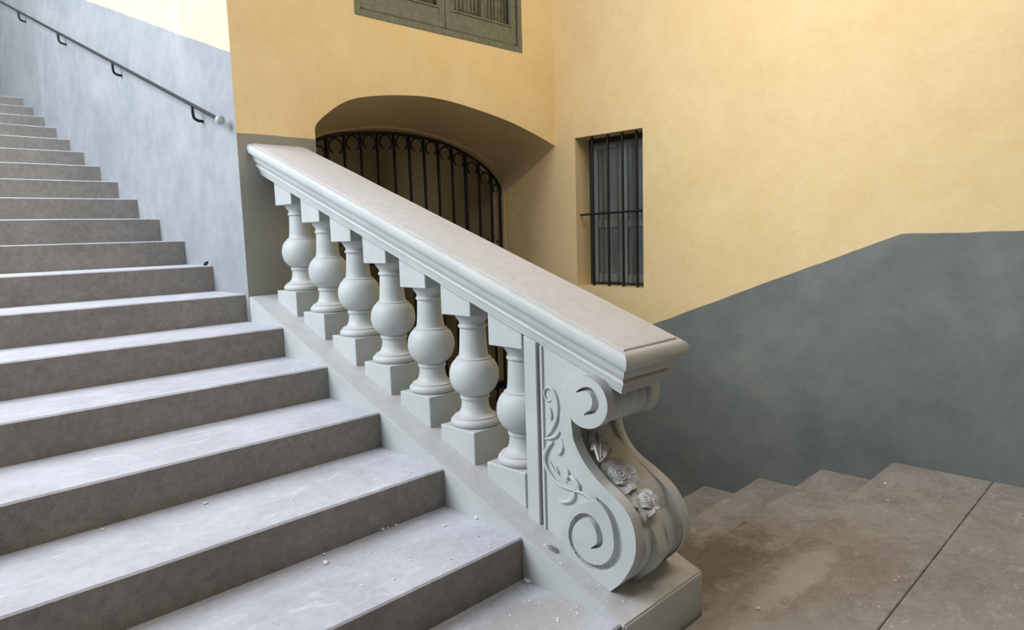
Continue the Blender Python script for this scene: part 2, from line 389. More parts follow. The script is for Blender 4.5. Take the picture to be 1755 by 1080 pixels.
# gate wall between vault end and gate arch
bm = bmesh.new(); n = 60; A = lerp_curve(EO, n); B = lerp_curve(GA, n)
for y_, in ((YG,),):
    v1 = [bm.verts.new((a, YG, b)) for a, b in A]; v2 = [bm.verts.new((a, YG, b)) for a, b in B]; v3 = [bm.verts.new((a, YG+.16, b)) for a, b in B]
    for i in range(n):
        bm.faces.new([v1[i], v1[i+1], v2[i+1], v2[i]]); bm.faces.new([v2[i], v2[i+1], v3[i+1], v3[i]])
    l0 = bm.verts.new((2.175, YG, -3)); l1 = bm.verts.new((2.20, YG, -3)); l2 = bm.verts.new((2.20, YG+.16, -3))
    bm.faces.new([l0, l1, v2[0], v1[0]]); bm.faces.new([l1, l2, v3[0], v2[0]])
    k0 = bm.verts.new((XR, YG, -3)); k1 = bm.verts.new((XR-.006, YG, -3)); k2 = bm.verts.new((XR-.006, YG+.16, -3))
    bm.faces.new([k0, v1[-1], v2[-1], k1]); bm.faces.new([k1, v2[-1], v3[-1], k2])
struct(obj('wall_gate', bm, M_vault))
# dark passage behind the gate
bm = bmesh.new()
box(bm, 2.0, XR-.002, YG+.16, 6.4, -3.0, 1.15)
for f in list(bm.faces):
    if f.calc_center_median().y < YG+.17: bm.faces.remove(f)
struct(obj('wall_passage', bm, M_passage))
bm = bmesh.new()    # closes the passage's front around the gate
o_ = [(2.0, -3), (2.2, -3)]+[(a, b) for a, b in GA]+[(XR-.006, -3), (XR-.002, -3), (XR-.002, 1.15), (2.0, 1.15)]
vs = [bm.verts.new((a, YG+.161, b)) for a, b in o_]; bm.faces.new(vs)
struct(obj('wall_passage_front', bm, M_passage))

# stair side wall (upper flight) running on behind the pier
bm = bmesh.new()
for (a, b) in ((YA, 12.0),):
    quad((XS, a, -3), (XS, b, -3), (XS, b, ZT+1.6), (XS, a, ZT+1.6))
quad((XS, YA, ZT), (XR, YA, ZT), (XR, YA, ZT+1.6), (XS, YA, ZT+1.6))
struct(obj('wall_left', bm, M_left))
bm = bmesh.new(); box(bm, -3.4, XS, 12.0, 12.1, -1.5, ZT+1.6); struct(obj('wall_back', bm, M_ceil))
# ceiling over landing and lower flight, wall behind the camera, and an unseen side wall added to block light
bm = bmesh.new(); box(bm, -3.4, XR+.2, -3.2, 1.4, ZT, ZT+.12); box(bm, 2.0, XR+.2, 1.4, YA, ZT, ZT+.12); struct(obj('ceiling', bm, M_ceil))
bm = bmesh.new(); box(bm, -3.5, XR+.2, -3.4, -3.2, ZF-.2, ZT+.1); struct(obj('wall_behind', bm, M_right2))
bm = bmesh.new(); box(bm, -3.5, -3.3, -3.2, 1.4, ZF-.2, ZT+.1); struct(obj('wall_light_block', bm, M_right2))  # added out of view to keep skylight off the camera-facing sides

# ================================================================== STAIRS
def flight(name, label, cat): return tag(empty(name), label, cat)
up_st = flight('staircase', 'grey stone flight rising to the left beside the balustrade, pale plaster dust on its treads', 'stairs')
NK = 17
for k in range(-1, NK+1):
    y = Y0+k*RUN; z = Z0+k*RISE
    bm = bmesh.new(); y1 = y+RUN+.03 if k < NK else 11.99
    # front edge cut into a few pieces so that it can be slightly worn
    nx = 26; x0, x1 = -2.6, XS-.0005
    ring = []
    for i in range(nx+1):
        x = x0+(x1-x0)*i/nx; wv = .0022*noise.noise(Vector((x*3, k*7.3, 0))); wz = .0016*noise.noise(Vector((x*2.1, k*3.3, 5)))
        c = .006+.003*abs(noise.noise(Vector((x*6, k*2.2, 9))))
        ring.append([bm.verts.new(v) for v in ((x, y+wv, z-RISE-.002), (x, y+wv, z-c+wz), (x, y+wv+c, z+wz), (x, y1, z), (x, y1, z-RISE-.002))])
    for A, B in zip(ring, ring[1:]):
        for i in range(5): bm.faces.new([A[i], A[(i+1) % 5], B[(i+1) % 5], B[i]])
    bm.faces.new(ring[0]); bm.faces.new(ring[-1][::-1])
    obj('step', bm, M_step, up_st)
bm = bmesh.new(); prism_x(bm, [(YC0+.05, ZF-.02), (11.98, ZF-.02), (11.98, Z0+(NK-1)*RISE-.17), (Y0+NK*RUN, Z0+(NK-1)*RISE-.17), (YC0+.05, ZF-.01)], -2.6, XS-.01)
obj('masonry_core', bm, M_step, up_st)

dn = flight('lower_staircase', 'worn brown-grey stone flight going down along the right wall to the gate', 'stairs')
for j in range(1, 8):
    y = YD+(j-1)*RUN2; z = ZF+.022-j*RISE2
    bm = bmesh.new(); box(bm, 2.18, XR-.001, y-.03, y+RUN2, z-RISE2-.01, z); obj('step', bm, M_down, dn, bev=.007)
zl = ZF+.022-8*RISE2
bm = bmesh.new(); box(bm, 2.18, XR-.002, YD+7*RUN2-.03, 6.4, zl-.16, zl); obj('bottom_landing', bm, M_down, dn)

# ================================================================== BALUSTRADE
bal = tag(empty('stair_balustrade', (0, 0, 0)), 'pale grey painted stone balustrade with bulbous balusters, broad sloping coping and a scrolled end', 'balustrade')
# curb
bm = bmesh.new()
prism_x(bm, [(YC0, ZF-.02), (YC0, curb(YC0)+.004), (YA-.001, curb(YA)+.004), (YA-.001, -2.98), (YC0+.02, -2.98)], XS, 2.178)
obj('curb', bm, M_stone, bal, bev=.006, seg=2)

# coping, mitred round its front end
PR = [(0, .866), (.150, .868), (.155, .867), (.1565, .861), (.160, .860), (.163, .864), (.172, .864), (.180, .860), (.187, .851), (.190, .838), (.188, .824), (.182, .813), (.172, .806),
      (.163, .804), (.162, .797), (.157, .795), (.155, .780), (.149, .767), (.141, .758), (.137, .753), (.142, .750), (.145, .745), (.143, .739), (.136, .736), (.132, .735), (.132, .726), (.125, .724), (.124, .712), (.118, .708), (.116, .694), (.0, .694)]
YN = 1.25
def cop(side, wdt, h, y): return (CX+side*wdt, y, curb(y)+h)
bm = bmesh.new()
path = []
N1 = 24
rows = []
for wdt, h in PR:
    yf = YN+(.19-wdt)
    row = [cop(-1, wdt, h, YA-(YA-yf)*i/N1) for i in range(N1)]
    row += [(CX-wdt+2*wdt*i/6, yf, curb(yf)+h) for i in range(7)]
    row += [cop(1, wdt, h, yf+(YA-yf)*i/N1) for i in range(1, N1+1)]
    rows.append(row)
n = len(rows[0])
# centre line rows collapse: make top and bottom faces from row 1 and row -2
vr = []
for ri, row in enumerate(rows[1:-1]):
    out = []
    for i, p in enumerate(row):
        q = Vector(p); q.z += .0016*noise.noise(Vector((p[0]*4, p[1]*5, ri*.3)))
        if ri in (6, 7, 8): q.z += .002*noise.noise(Vector((p[0]*11, p[1]*17, 3)))
        out.append(bm.verts.new(q))
    vr.append(out)
for A, B in zip(vr, vr[1:]):
    for i in range(n-1): bm.faces.new([A[i], A[i+1], B[i+1], B[i]])
for T in (vr[0], vr[-1]):
    for i in range(N1): 
        a, b, c, d = T[i], T[i+1], T[n-2-i], T[n-1-i]
        if i < N1: bm.faces.new([a, b, c, d])
    bm.faces.new([T[i] for i in range(N1, N1+7)])
bm.faces.new([r[0] for r in vr]+[r[-1] for r in vr[::-1]])
obj('coping', bm, M_stone, bal, smooth=True, ang=24)

# balusters
BP = [(.090, .098), (.100, .104), (.1075, .112), (.109, .120), (.106, .130), (.098, .137), (.094, .139), (.094, .144), (.088, .147), (.077, .152), (.068, .162), (.0615, .178), (.0585, .200), (.0585, .216), (.063, .219), (.0645, .225),
      (.0635, .231), (.060, .234), (.064, .239), (.078, .249), (.092, .265), (.101, .284), (.1065, .305), (.1075, .326), (.105, .346), (.099, .364), (.090, .379), (.080, .389), (.077, .391), (.076, .397), (.067, .401), (.063, .410),
      (.0605, .43), (.0585, .46), (.0565, .50), (.0555, .522), (.0555, .526), (.061, .529), (.0625, .534), (.061, .540), (.0565, .542), (.0565, .549), (.060, .557), (.067, .567), (.072, .573), (.073, .580), (.078, .582), (.078, .590)]
YB1 = 3.527+.109
def baluster(yc, first=None):
    e = empty('baluster', (CX-.003, yc, curb(yc)), bal)
    if first is None:
        bm = bmesh.new(); h = .109
        prism_x(bm, [(-h, -h*SL-.004), (h, h*SL-.004), (h, .104), (-h, .104)], -h, h); obj('plinth', bm, M_stone, e, bev=.003)
        bm = bmesh.new(); lathe(bm, BP, 48); obj('shaft', bm, M_stone, e, smooth=True, ang=35)
        bm = bmesh.new(); h = .093
        prism_x(bm, [(-h, .586), (h, .586), (h, .700+h*SL), (-h, .700-h*SL)], -h, h); obj('cap_block', bm, M_stone, e, bev=.0025)
    else:
        for ch in first.children:
            c = ch.copy(); COL.objects.link(c); c.parent = e
    return e
b0 = baluster(YB1)
for k in range(1, 7): baluster(YB1-.2905*k-(.0 if k < 6 else .0), b0)

# ---------------- scroll console at the lower end
con = empty('scroll_console', (0, 0, 0), bal)
XN, XF_, XP = 1.767, 2.100, 1.802
S_near = [(978,716),(980,735),(984,757),(1000,791),(1027,827),(1058,858),(1080,889),(1089,924),(1087,960),(1071,991),(1058,1005),(1046,1014)]
S_far = [(1060,700),(1063,724),(1071,751),(1093,782),(1129,809),(1156,836),(1173,867),(1183,902),(1178,933),(1164,945),(1150,955),(1138,958)]
near = crom([(a, b, 0) for a, b in yz(S_near, XN)], 8)
farc = crom([(a, b, 0) for a, b in yz(S_far, XF_)], 8)
# soften the difference between both sides of the hand-carved volute
farc = [n_.lerp(f_, .75) for n_, f_ in zip(near, farc)]
# top volute outline, clockwise from the kink: bottom, right, top, left
vc = onX((1002, 690), XN); vcy, vcz = vc.y, vc.z
RV = .0905
vol = []
for k in range(0, 49):
    a = math.radians(-150+ k*300/48)     # angle with forward (-y) = 0
    vol.append((vcy-RV*1.06*math.cos(a), vcz+RV*math.sin(a)))
# vol starts lower-back, runs forward under the volute, up and to the top-back
kink = near[0]
vol = [p for p in vol if not (p[0] > kink.y+.0 and p[1] < kink.z+.01)] if False else vol
i0 = min(range(len(vol)), key=lambda i: (vol[i][0]-near[0].x)**2+(vol[i][1]-near[0].y)**2)
vol = vol[i0+1:]
back_px = [(959,712),(962,741),(969,775),(981,807),(996,831),(1012,846),(1021,851),(1023,857),(1014,861),(1003,862),(986,868),(970,886),(962,912),(962,928)]
back = yz(back_px, XN)
def cz(y): return curb(y)+.0045
outl = [(p[0], p[1]) for p in vol]                       # volute: front, top, back-top
outl += [(p.x, p.y) for p in crom([(a, b, 0) for a, b in back[:7]], 4)]
outl += [(p.x, p.y) for p in crom([(a, b, 0) for a, b in back[7:]], 4)]
yb_ = back[-1][0]
outl += [(yb_-.0, cz(yb_))]
yl_ = near[-1].x
outl += [(yb_+(yl_-yb_)*t, cz(yb_+(yl_-yb_)*t)) for t in (.25, .5, .75)]
outl += [(p.x, max(p.y, cz(p.x))) for p in near[::-1]]
# groove centre lines: (points in px, half widths in m)
gr1 = [(1024,856),(1036,868),(1046,882),(1054,900),(1058,920),(1059,940),(1054,958),(1042,971),(1026,975),(1008,968),(992,954),(981,936),(977,916),(981,898),(990,888),(1001,885),(1012,889),(1021,899),(1027,914),(1028,928),(1023,937),(1014,940)]
gw1 = [.004,.008,.012,.015,.0165,.017,.016,.014,.011,.008,.006,.006,.0075,.009,.0105,.011,.011,.012,.013,.012,.008,.003]
gr2 = [(988,672),(997,668),(1007,668),(1015,674),(1020,684),(1020,696),(1014,706),(1003,710)]
gw2 = [.002,.006,.009,.012,.0135,.0135,.010,.003]
def dense(px, ws, n=5):
    c = crom([(a, b, 0) for a, b in yz(px, XN)], n); out = []
    for i, p in enumerate(c):
        t = i/n; k = min(int(t), len(ws)-2); out.append((p.x, p.y, ws[k]+(ws[k+1]-ws[k])*(t-k)))
    return out
GR = [dense(gr1, gw1), dense(gr2, gw2, 7)]
def gdepth(y, z):
    d = 0
    for G_ in GR:
        for a, b, w_ in G_:
            r = math.hypot(y-a, z-b)/w_
            if r < 1.0: d = max(d, min(1, (1.0-r)/.35+.0))
    return d*.022
def inside(p, poly):
    c = False; j = len(poly)-1
    for i in range(len(poly)):
        if (poly[i][1] > p[1]) != (poly[j][1] > p[1]) and p[0] < (poly[j][0]-poly[i][0])*(p[1]-poly[i][1])/(poly[j][1]-poly[i][1])+poly[i][0]: c = not c
        j = i
    return c
def plate(bm, poly, X, extra=(), fn=None, step=.009):
    pts = list(poly); ne = len(pts)
    mnx, mxx = min(p[0] for p in poly), max(p[0] for p in poly); mnz, mxz = min(p[1] for p in poly), max(p[1] for p in poly)
    y = mnx
    while y < mxx:
        z = mnz
        while z < mxz:
            q = (y+random.uniform(-.001, .001), z+random.uniform(-.001, .001))
            if fn and inside(q, poly) and min((q[0]-a)**2+(q[1]-b)**2 for a, b in poly) > (step*.5)**2: pts.append(q)
            z += step
        y += step
    for e in extra:
        if inside(e, poly): pts.append(e)
    r = delaunay_2d_cdt([Vector(p) for p in pts], [], [list(range(ne))], 1, 1e-5)
    vs = [bm.verts.new((X+(fn(v.x, v.y) if fn else 0), v.x, v.y)) for v in r[0]]
    for f in r[2]:
        try: bm.faces.new([vs[i] for i in f])
        except ValueError: pass
ex = []
for G_ in GR:
    for i, (a, b, w_) in enumerate(G_):
        a2, b2, _ = G_[min(i+1, len(G_)-1)]; a1, b1, _ = G_[max(i-1, 0)]
        t = Vector((a2-a1, b2-b1)).normalized(); nrm = Vector((-t.y, t.x))
        for s in (-1.02, -.68, 0, .68, 1.02): ex.append((a+nrm.x*w_*s, b+nrm.y*w_*s))
bm = bmesh.new()
plate(bm, outl, XN, ex, gdepth)
# edge strip back to the panel
n = len(outl)
for i in range(n):
    a, b = outl[i], outl[(i+1) % n]
    # the front S and the volute's front are carried by the front face instead
    bm.faces.new([bm.verts.new(v) for v in ((XN, *a), (XN, *b), (XP+.01, *b), (XP+.01, *a))])
obj('volute_face', bm, M_stone, con, smooth=True, ang=30)

# front of the console between both volute faces
def inward(C, i, cen=None):
    a = C[max(i-1, 0)]; b = C[min(i+1, len(C)-1)]; t = (b-a).normalized(); return Vector((t.y, -t.x, 0))
def front(bm, near, farc, prof, sign=1):
    rows = []
    n = len(near)
    for i in range(n):
        nn = inward(near, i)*sign; nf = inward(farc, i)*sign; u = i/(n-1); row = []
        for t, d in prof(u):
            p = near[i].lerp(farc[i], t)+nn.lerp(nf, t)*d
            row.append(bm.verts.new((XN+(XF_-XN)*t, p.x, p.y)))
        rows.append(row)
    for A, B in zip(rows, rows[1:]):
        for i in range(len(A)-1): bm.faces.new([A[i], A[i+1], B[i+1], B[i]])
    return rows
def profS(u):
    deep = .036*(1-min(1, max(0, (u-.50)/.25)))+.012
    if u < .06: deep *= .6
    rib = max(0, min(1, (u-.60)/.12))
    out = [(0, 0), (.125, 0), (.14, .003), (.15, deep*.8), (.17, deep)]
    for t in (.2, .215, .225, .27, .315, .325, .35, .375, .39, .43, .48, .52, .56, .58, .61, .625, .635, .68, .725, .735, .76, .8):
        r = (.026 if .38 < t < .57 else 0)*rib + (.010 if (.22 < t < .32 or .63 < t < .73) else 0)*rib
        out.append((t, deep-r))
    out += [(.83, deep), (.85, deep*.8), (.86, .003), (.875, 0), (1, 0)]
    return out
test = inward(near, 40); sgn = 1 if test.x > 0 else -1    # body lies towards +y
bm = bmesh.new(); front(bm, near, farc, profS, sgn)
obj('scroll_front', bm, M_stone, con, smooth=True, ang=35)
# front of the upper volute, fluted
vn = [Vector((a, b, 0)) for a, b in vol[:30]]
dfy, dfz = .018, -.022
vf = [Vector((a+dfy*0+.012, b+dfz*.4, 0)) for a, b in vol[:30]]
def profV(u):
    out = []
    for k in range(41):
        t = k/40
        if t < .13 or t > .87: d = 0
        else: d = .013+.009*math.cos((t-.13)/.74*2*PI*4)
        out.append((t*.94, d))
    return out
bm = bmesh.new(); tt = inward(vn, 10); c_ = Vector((vcy, vcz, 0))-vn[10]
front(bm, vn, vf, profV, 1 if tt.dot(c_) > 0 else -1)
obj('volute_roll', bm, M_stone, con, smooth=True, ang=50)
# far face
farout = [(p[0]+.012, p[1]-.009) for p in vol] + outl[len(vol):len(outl)-len(near)] + [(p.x, max(p.y, cz(p.x))) for p in farc[::-1]]
bm = bmesh.new()
def far_plate(poly, X):
    r = delaunay_2d_cdt([Vector(p) for p in poly], [], [list(range(len(poly)))], 1, 1e-5)
    vs = [bm.verts.new((X, v.x, v.y)) for v in r[0]]
    for f in r[2]: bm.faces.new([vs[i] for i in f])
far_plate(farout, XF_)
n = len(farout)
for i in range(n):
    a, b = farout[i], farout[(i+1) % n]
    bm.faces.new([bm.verts.new(v) for v in ((XF_, *a), (XF_, *b), (2.05, *b), (2.05, *a))])
obj('volute_face', bm, M_stone, con)
# body: pilaster strip and sunk panel
def uz(y): return curb(y)+.700
core = [(p.x+.055, p.y) for p in near]
body = [(1.668, cz(1.668)), (1.668, uz(1.668)), (1.385, uz(1.385)), (1.385, uz(1.385)-.045), (vcy-.035, vcz+.03), (vcy-.0, vcz-.06)] + [p for p in core[6:70:4]] + [(core[-1][0]+.03, cz(core[-1][0]+.03))]
bm = bmesh.new(); prism_x(bm, body, XP+.003, 2.062); obj('panel_block', bm, M_stone, con)
# strip at the back edge
bm = bmesh.new(); prism_x(bm, [(1.692, cz(1.692)-.003), (1.755, cz(1.755)-.003), (1.755, uz(1.755)), (1.692, uz(1.692))], 1.796, 2.066); obj('pilaster_strip', bm, M_stone, con, bev=.003)
bm = bmesh.new(); prism_x(bm, [(1.664, cz(1.664)-.003), (1.676, cz(1.676)-.003), (1.676, uz(1.676)), (1.664, uz(1.664))], 1.797, 1.81); obj('panel_moulding', bm, M_stone, con, bev=.002)

# ---- relief on the side panel: scrolling stems, curls and buds
def relief(px, rad, name='relief_stem', flat=1.15, n=6, X=1.802):
    pts = [Vector((X, p.x, p.y)) for p in crom([(a, b, 0) for a, b in yz(px, X)], n)]
    m_ = len(pts); rr = []
    for i in range(m_):
        t = i/(m_-1)*(len(rad)-1); k = min(int(t), len(rad)-2); rr.append(rad[k]+(rad[k+1]-rad[k])*(t-k))
    bm = bmesh.new(); tube(bm, pts, rr, 8, False, flat, (1, 0, 0)); return obj(name, bm, M_stone, con, smooth=True)
relief([(937,748),(945,738),(953,722),(956,702),(954,683),(948,669),(940,664),(934,668),(933,677),(937,686),(943,687)], [.003,.006,.007,.006,.005,.005,.005,.004,.004,.004,.002])
relief([(944,721),(945,712),(943,702),(940,697)], [.001,.006,.004,.001])
relief([(934,752),(943,751),(952,748),(958,741),(955,738)], [.003,.006,.006,.004,.002])
relief([(962,752),(965,764),(961,776),(955,778)], [.003,.006,.006,.002])
relief([(948,757),(939,768),(934,782),(937,800),(946,816),(957,828),(970,836),(985,841)], [.004,.008,.009,.008,.007,.006,.005,.003])
relief([(942,790),(950,806),(960,818),(972,827)], [.001,.005,.005,.002])
relief([(953,800),(956,808),(958,814)], [.002,.005,.001])
relief([(968,800),(973,808),(974,817),(971,822)], [.001,.006,.008,.003], 'relief_leaf')
relief([(976,816),(985,822),(992,832),(994,842)], [.004,.010,.010,.002], 'relief_leaf')
relief([(985,842),(998,845),(1012,853),(1026,864),(1036,876)], [.003,.005,.005,.004,.002])
relief([(985,842),(984,852),(976,859),(964,860),(958,857)], [.005,.008,.008,.006,.002], 'relief_leaf')

# ---- carved rose, leaves and ribbons on the scroll's front
XM = [None]
def frontpt(px, up_=.0):
    """point on the recessed front whose place in the run (u) and width (t) sits at px"""
    best = None
    d = ray(px)
    for i in range(0, len(near)):
        for k in range(2, 19):
            t = k/20; p = near[i].lerp(farc[i], t); P = Vector((XN+(XF_-XN)*t, p.x, p.y)); c = P-d*(P.dot(d)/d.dot(d))
            if best is None or c.length < best[0]: best = (c.length, i, t, P)
    _, i, t, P = best
    nrm = inward(near, i)*sgn; u = i/(len(near)-1)
    dep = [dd for tt_, dd in profS(u) if tt_ <= t+1e-6][-1]
    N = Vector((0, -nrm.x, -nrm.y))
    return P - N*(dep-up_), N, u, t
def basis(N, spin=0):
    a = Vector((1, 0, 0)); b = N.cross(a); b.normalize(); a2 = b.cross(N)
    c, s = math.cos(spin), math.sin(spin)
    return Matrix((a2*c+b*s, -a2*s+b*c, N)).transposed()
def petal(bm, c, R, ang, r_in, ln, wd, lift, cup=.006):
    # rounded cupped petal
    rows = []
    for i in range(6):
        t = i/5; rr = r_in+ln*t; hw = wd*math.sin(PI*(.12+.80*t))
        row = []
        for k in range(7):
            s = (k-3)/3; x = rr; y = hw*s; z = lift+cup*(abs(s)**2)*1.0+.006*math.sin(PI*t)-.010*max(0, t-.75)*4*.6
            v = Vector((x*math.cos(ang)-y*math.sin(ang), x*math.sin(ang)+y*math.cos(ang), z)); row.append(R @ v+Vector(c))
        rows.append(row)
    top = [[bm.verts.new(p) for p in r] for r in rows]; off = R @ Vector((0, 0, -.009)); bot = [[bm.verts.new(p+off) for p in r] for r in rows]
    for i in range(5):
        for k in range(6):
            bm.faces.new([top[i][k], top[i+1][k], top[i+1][k+1], top[i][k+1]]); bm.faces.new([bot[i][k], bot[i][k+1], bot[i+1][k+1], bot[i+1][k]])
    for i in range(5):
        for k in (0, 6): bm.faces.new([top[i][k], top[i+1][k], bot[i+1][k], bot[i][k]])
    for i in (0, 5):
        for k in range(6): bm.faces.new([top[i][k], top[i][k+1], bot[i][k+1], bot[i][k]])
def flower(name, px, R0, spin, lift, np_=5, tilt=(0, 0)):
    P, N, u, t = frontpt(px); N = (N+Vector((-.35, 0, 0))+Vector((tilt[0], 0, tilt[1]))).normalized(); P = P+N*lift; R = basis(N, spin)
    e = bmesh.new()
    for k in range(np_): petal(e, P, R, 2*PI*k/np_, R0*.30, R0*.72, R0*.56, -.004)
    for k in range(np_): petal(e, P, R, 2*PI*(k+.5)/np_, R0*.10, R0*.50, R0*.36, .006, .004)
    # coiled heart
    for rr, zz in ((.33, .012), (.20, .016)):
        pts = [P+R @ Vector((R0*rr*math.cos(a), R0*rr*math.sin(a), zz)) for a in [2*PI*k/18 for k in range(18)]]
        tube(e, pts, R0*.085, 6, True)
    blob(e, P+R @ Vector((0, 0, .014)), R0*.13)
    blob(e, P-N*.012, R0*.55, (1, 1, .5), R)
    return obj(name, e, M_stone, con, smooth=True, ang=50)
def leaf(name, px0, px1, wd, lift, lobes=5, curl=.010, lean=.0, base=.01):
    A, N0, _, _ = frontpt(px0); B, N1_, _, _ = frontpt(px1); A = A+N0*base; B = B+N1_*lift
    ax = (B-A); Ln = ax.length; ax.normalize(); N = (N0+N1_+Vector((-.5+lean, 0, 0))).normalized(); N = (N-ax*N.dot(ax)).normalized(); sd = ax.cross(N)
    bm = bmesh.new(); rows = []; NT = 22
    for i in range(NT+1):
        t = i/NT; env = math.sin(PI*min(1, (t*.92+.06)))**.7; lob = .72+.28*abs(math.sin(PI*lobes*t+.3)); hw = wd*env*lob*(1 if t < .96 else .4)
        row = []
        for k in range(9):
            s = (k-4)/4; z = curl*(1-abs(s))*1.0*(1 if k != 4 else .55) + .008*math.sin(PI*t) - .006*s*s + .003*math.cos(PI*lobes*2*t)*abs(s)
            row.append(A+ax*(Ln*t - wd*.25*abs(s)*t)+sd*(hw*s)+N*z)
        rows.append(row)
    top = [[bm.verts.new(p) for p in r] for r in rows]; bot = [[bm.verts.new(p-N*.010) for p in r] for r in rows]
    for i in range(NT):
        for k in range(8):
            bm.faces.new([top[i][k], top[i+1][k], top[i+1][k+1], top[i][k+1]]); bm.faces.new([bot[i][k], bot[i][k+1], bot[i+1][k+1], bot[i+1][k]])
        for k in (0, 8): bm.faces.new([top[i][k], top[i+1][k], bot[i+1][k], bot[i][k]])
    for i in (0, NT):
        for k in range(8): bm.faces.new([top[i][k], top[i][k+1], bot[i][k+1], bot[i][k]])
    return obj(name, bm, M_stone, con, smooth=True, ang=50)
def ribbon(name, pxs, rad, lift, flat=.6):
    pts = []
    for q in pxs:
        P, N, _, _ = frontpt(q); pts.append(P+N*lift)
    c = crom(pts, 5); m_ = len(c); rr = [rad*(.35+.65*math.sin(PI*min(1, i/(m_-1)*.9+.1))) for i in range(m_)]
    bm = bmesh.new(); tube(bm, c, rr, 8, False, flat); return obj(name, bm, M_stone, con, smooth=True)
def lobed(px0, px1, lift0, lift1, wd, tilt=-.7):
    A, N0, _, _ = frontpt(px0); B, N1_, _, _ = frontpt(px1); A = A+N0*lift0; B = B+N1_*lift1
    ax = B-A; Ln = ax.length; ax.normalize(); N = (N0+N1_+Vector((tilt, 0, .1))).normalized(); N = (N-ax*N.dot(ax)).normalized(); R = basis(N)
    global_R = R; e = bmesh.new(); a0 = math.atan2(ax.dot(R.col[1]), ax.dot(R.col[0]))
    globals()['R'] = R
    for f, sd, l, w_ in ((.05, 1, .55, .5), (.05, -1, .55, .5), (.32, 1, .62, .5), (.32, -1, .62, .5), (.55, 1, .42, .4), (.55, -1, .42, .4)):
        petal(e, A+ax*Ln*f, R, a0+sd*math.radians(42), 0, wd*l*2, wd*w_, .0, .004)
    petal(e, A+ax*Ln*.45, R, a0, 0, Ln*.6, wd*.55, .003, .003)
    c = crom([A+N*.006, A+ax*Ln*.5+N*.012, B+N*.004], 5); tube(e, c, [.006-.004*i/(len(c)-1) for i in range(len(c))], 6)
    return obj('carved_leaf', e, M_stone, con, smooth=True, ang=50)
lobed((1034,744), (1013,797), .020, .046, .044)
lobed((1050,752), (1040,790), .018, .032, .026)
leaf('carved_leaf', (1012,742), (1006,760), .016, .02, 2)
ribbon('carved_ribbon', [(1000,738),(1012,752),(1026,748),(1036,738)], .008, .016)
ribbon('carved_ribbon', [(1036,742),(1046,758),(1054,776),(1062,790)], .007, .014)
ribbon('carved_ribbon', [(1044,740),(1060,762),(1074,780)], .006, .010)
ribbon('carved_ribbon', [(1042,728),(1050,740),(1062,742)], .007, .014)
flower('carved_rose', (1066,812), .074, .3, .050)
leaf('carved_leaf', (1070,796), (1082,776), .018, .022, 3)
leaf('carved_leaf', (1080,802), (1098,796), .017, .022, 3)
leaf('carved_leaf', (1082,815), (1096,822), .014, .018, 2)
leaf('carved_leaf', (1072,830), (1086,846), .014, .018, 2)
flower('carved_blossom', (1113,854), .054, .9, .038, 4, (0, .1))
leaf('carved_leaf', (1104,858), (1112,898), .020, .024, 2, .008)
leaf('carved_leaf', (1118,866), (1132,880), .012, .018, 2)
ribbon('carved_ribbon', [(1088,842),(1094,856),(1100,868)], .008, .012)
# acanthus edge under the coping
for (x, dy) in ((1.86, 0), (1.93, -.004), (2.0, 0)):
    bm = bmesh.new(); zc = vcz+RV-.012
    pts = [Vector((x-.028, vcy-.074, zc-.018)), Vector((x-.014, vcy-.088, zc-.036)), Vector((x, vcy-.094, zc-.046)), Vector((x+.014, vcy-.088, zc-.036)), Vector((x+.028, vcy-.074, zc-.018))]
    tube(bm, crom(pts, 4), .008, 8); obj('acanthus_edge', bm, M_stone, con, smooth=True)

# ================================================================== WALL HANDRAIL
hr = tag(empty('wall_handrail'), 'thin black handrail on the pale upper stair wall, ending in a grey knob', 'handrail')
HX = 1.63
hz = lambda y: .671+.3622*(y-3.90)
bm = bmesh.new(); tube(bm, [(HX, 3.93, hz(3.93)), (HX, 5, hz(5)), (HX, 7, hz(7)), (HX, 9, hz(9)), (HX, 11.9, hz(11.9))], .0105, 10); obj('rail', bm, M_rail, hr, smooth=True)
bm = bmesh.new(); blob(bm, (HX, 3.905, hz(3.905)), .026, sub=3); o = obj('end_knob', bm, M_cap, hr, smooth=True); o['label'] = 'grey-green ball knob'
for yb in (4.285, 5.72, 7.155, 8.59, 10.02, 11.45):
    z = hz(yb); bm = bmesh.new()
    tube(bm, crom([(HX, yb, z-.008), (HX, yb, z-.05), (HX+.006, yb, z-.075), (HX+.028, yb, z-.088), (XS-.002, yb, z-.090)], 5), .009, 8); obj('bracket', bm, M_iron, hr, smooth=True)

# ================================================================== IRON GATE
gt = tag(empty('iron_gate', (3.25, 4.495, zl)), 'black wrought-iron gate with scrolled arched top at the foot of the lower stairs', 'gate')
def gobj(name, bm, mat, smooth=True):
    o = obj(name, bm, mat, None, smooth=smooth); o.parent = gt; o.matrix_parent_inverse = Matrix.Translation(gt.location).inverted(); return o
YI = YG+.035
rpx = [(550, 238), (575, 232), (600, 229), (660, 228), (700, 231.5), (730, 237.5), (760, 246), (800, 265), (830, 286), (846, 304), (855, 318), (859, 332)]
ring_pts = [(2.215, .38), (2.30, .52), (2.42, .62)]+[(onY(q, YI).x, onY(q, YI).z) for q in rpx]
RG = crom([(a, YI, b) for a, b in ring_pts], 5)
bm = bmesh.new(); tube(bm, RG, .013, 6); gobj('arched_top_bar', bm, M_iron)
def zring(x):
    for a, b in zip(RG, RG[1:]):
        if a.x <= x <= b.x: return a.z+(b.z-a.z)*(x-a.x)/max(b.x-a.x, 1e-6)
    return .34
bpx = [(594, 315), (622, 310), (650, 310), (678.5, 315), (704, 315), (729, 315), (752.6, 315), (776, 315), (798.5, 315), (821, 315), (841.5, 315)]
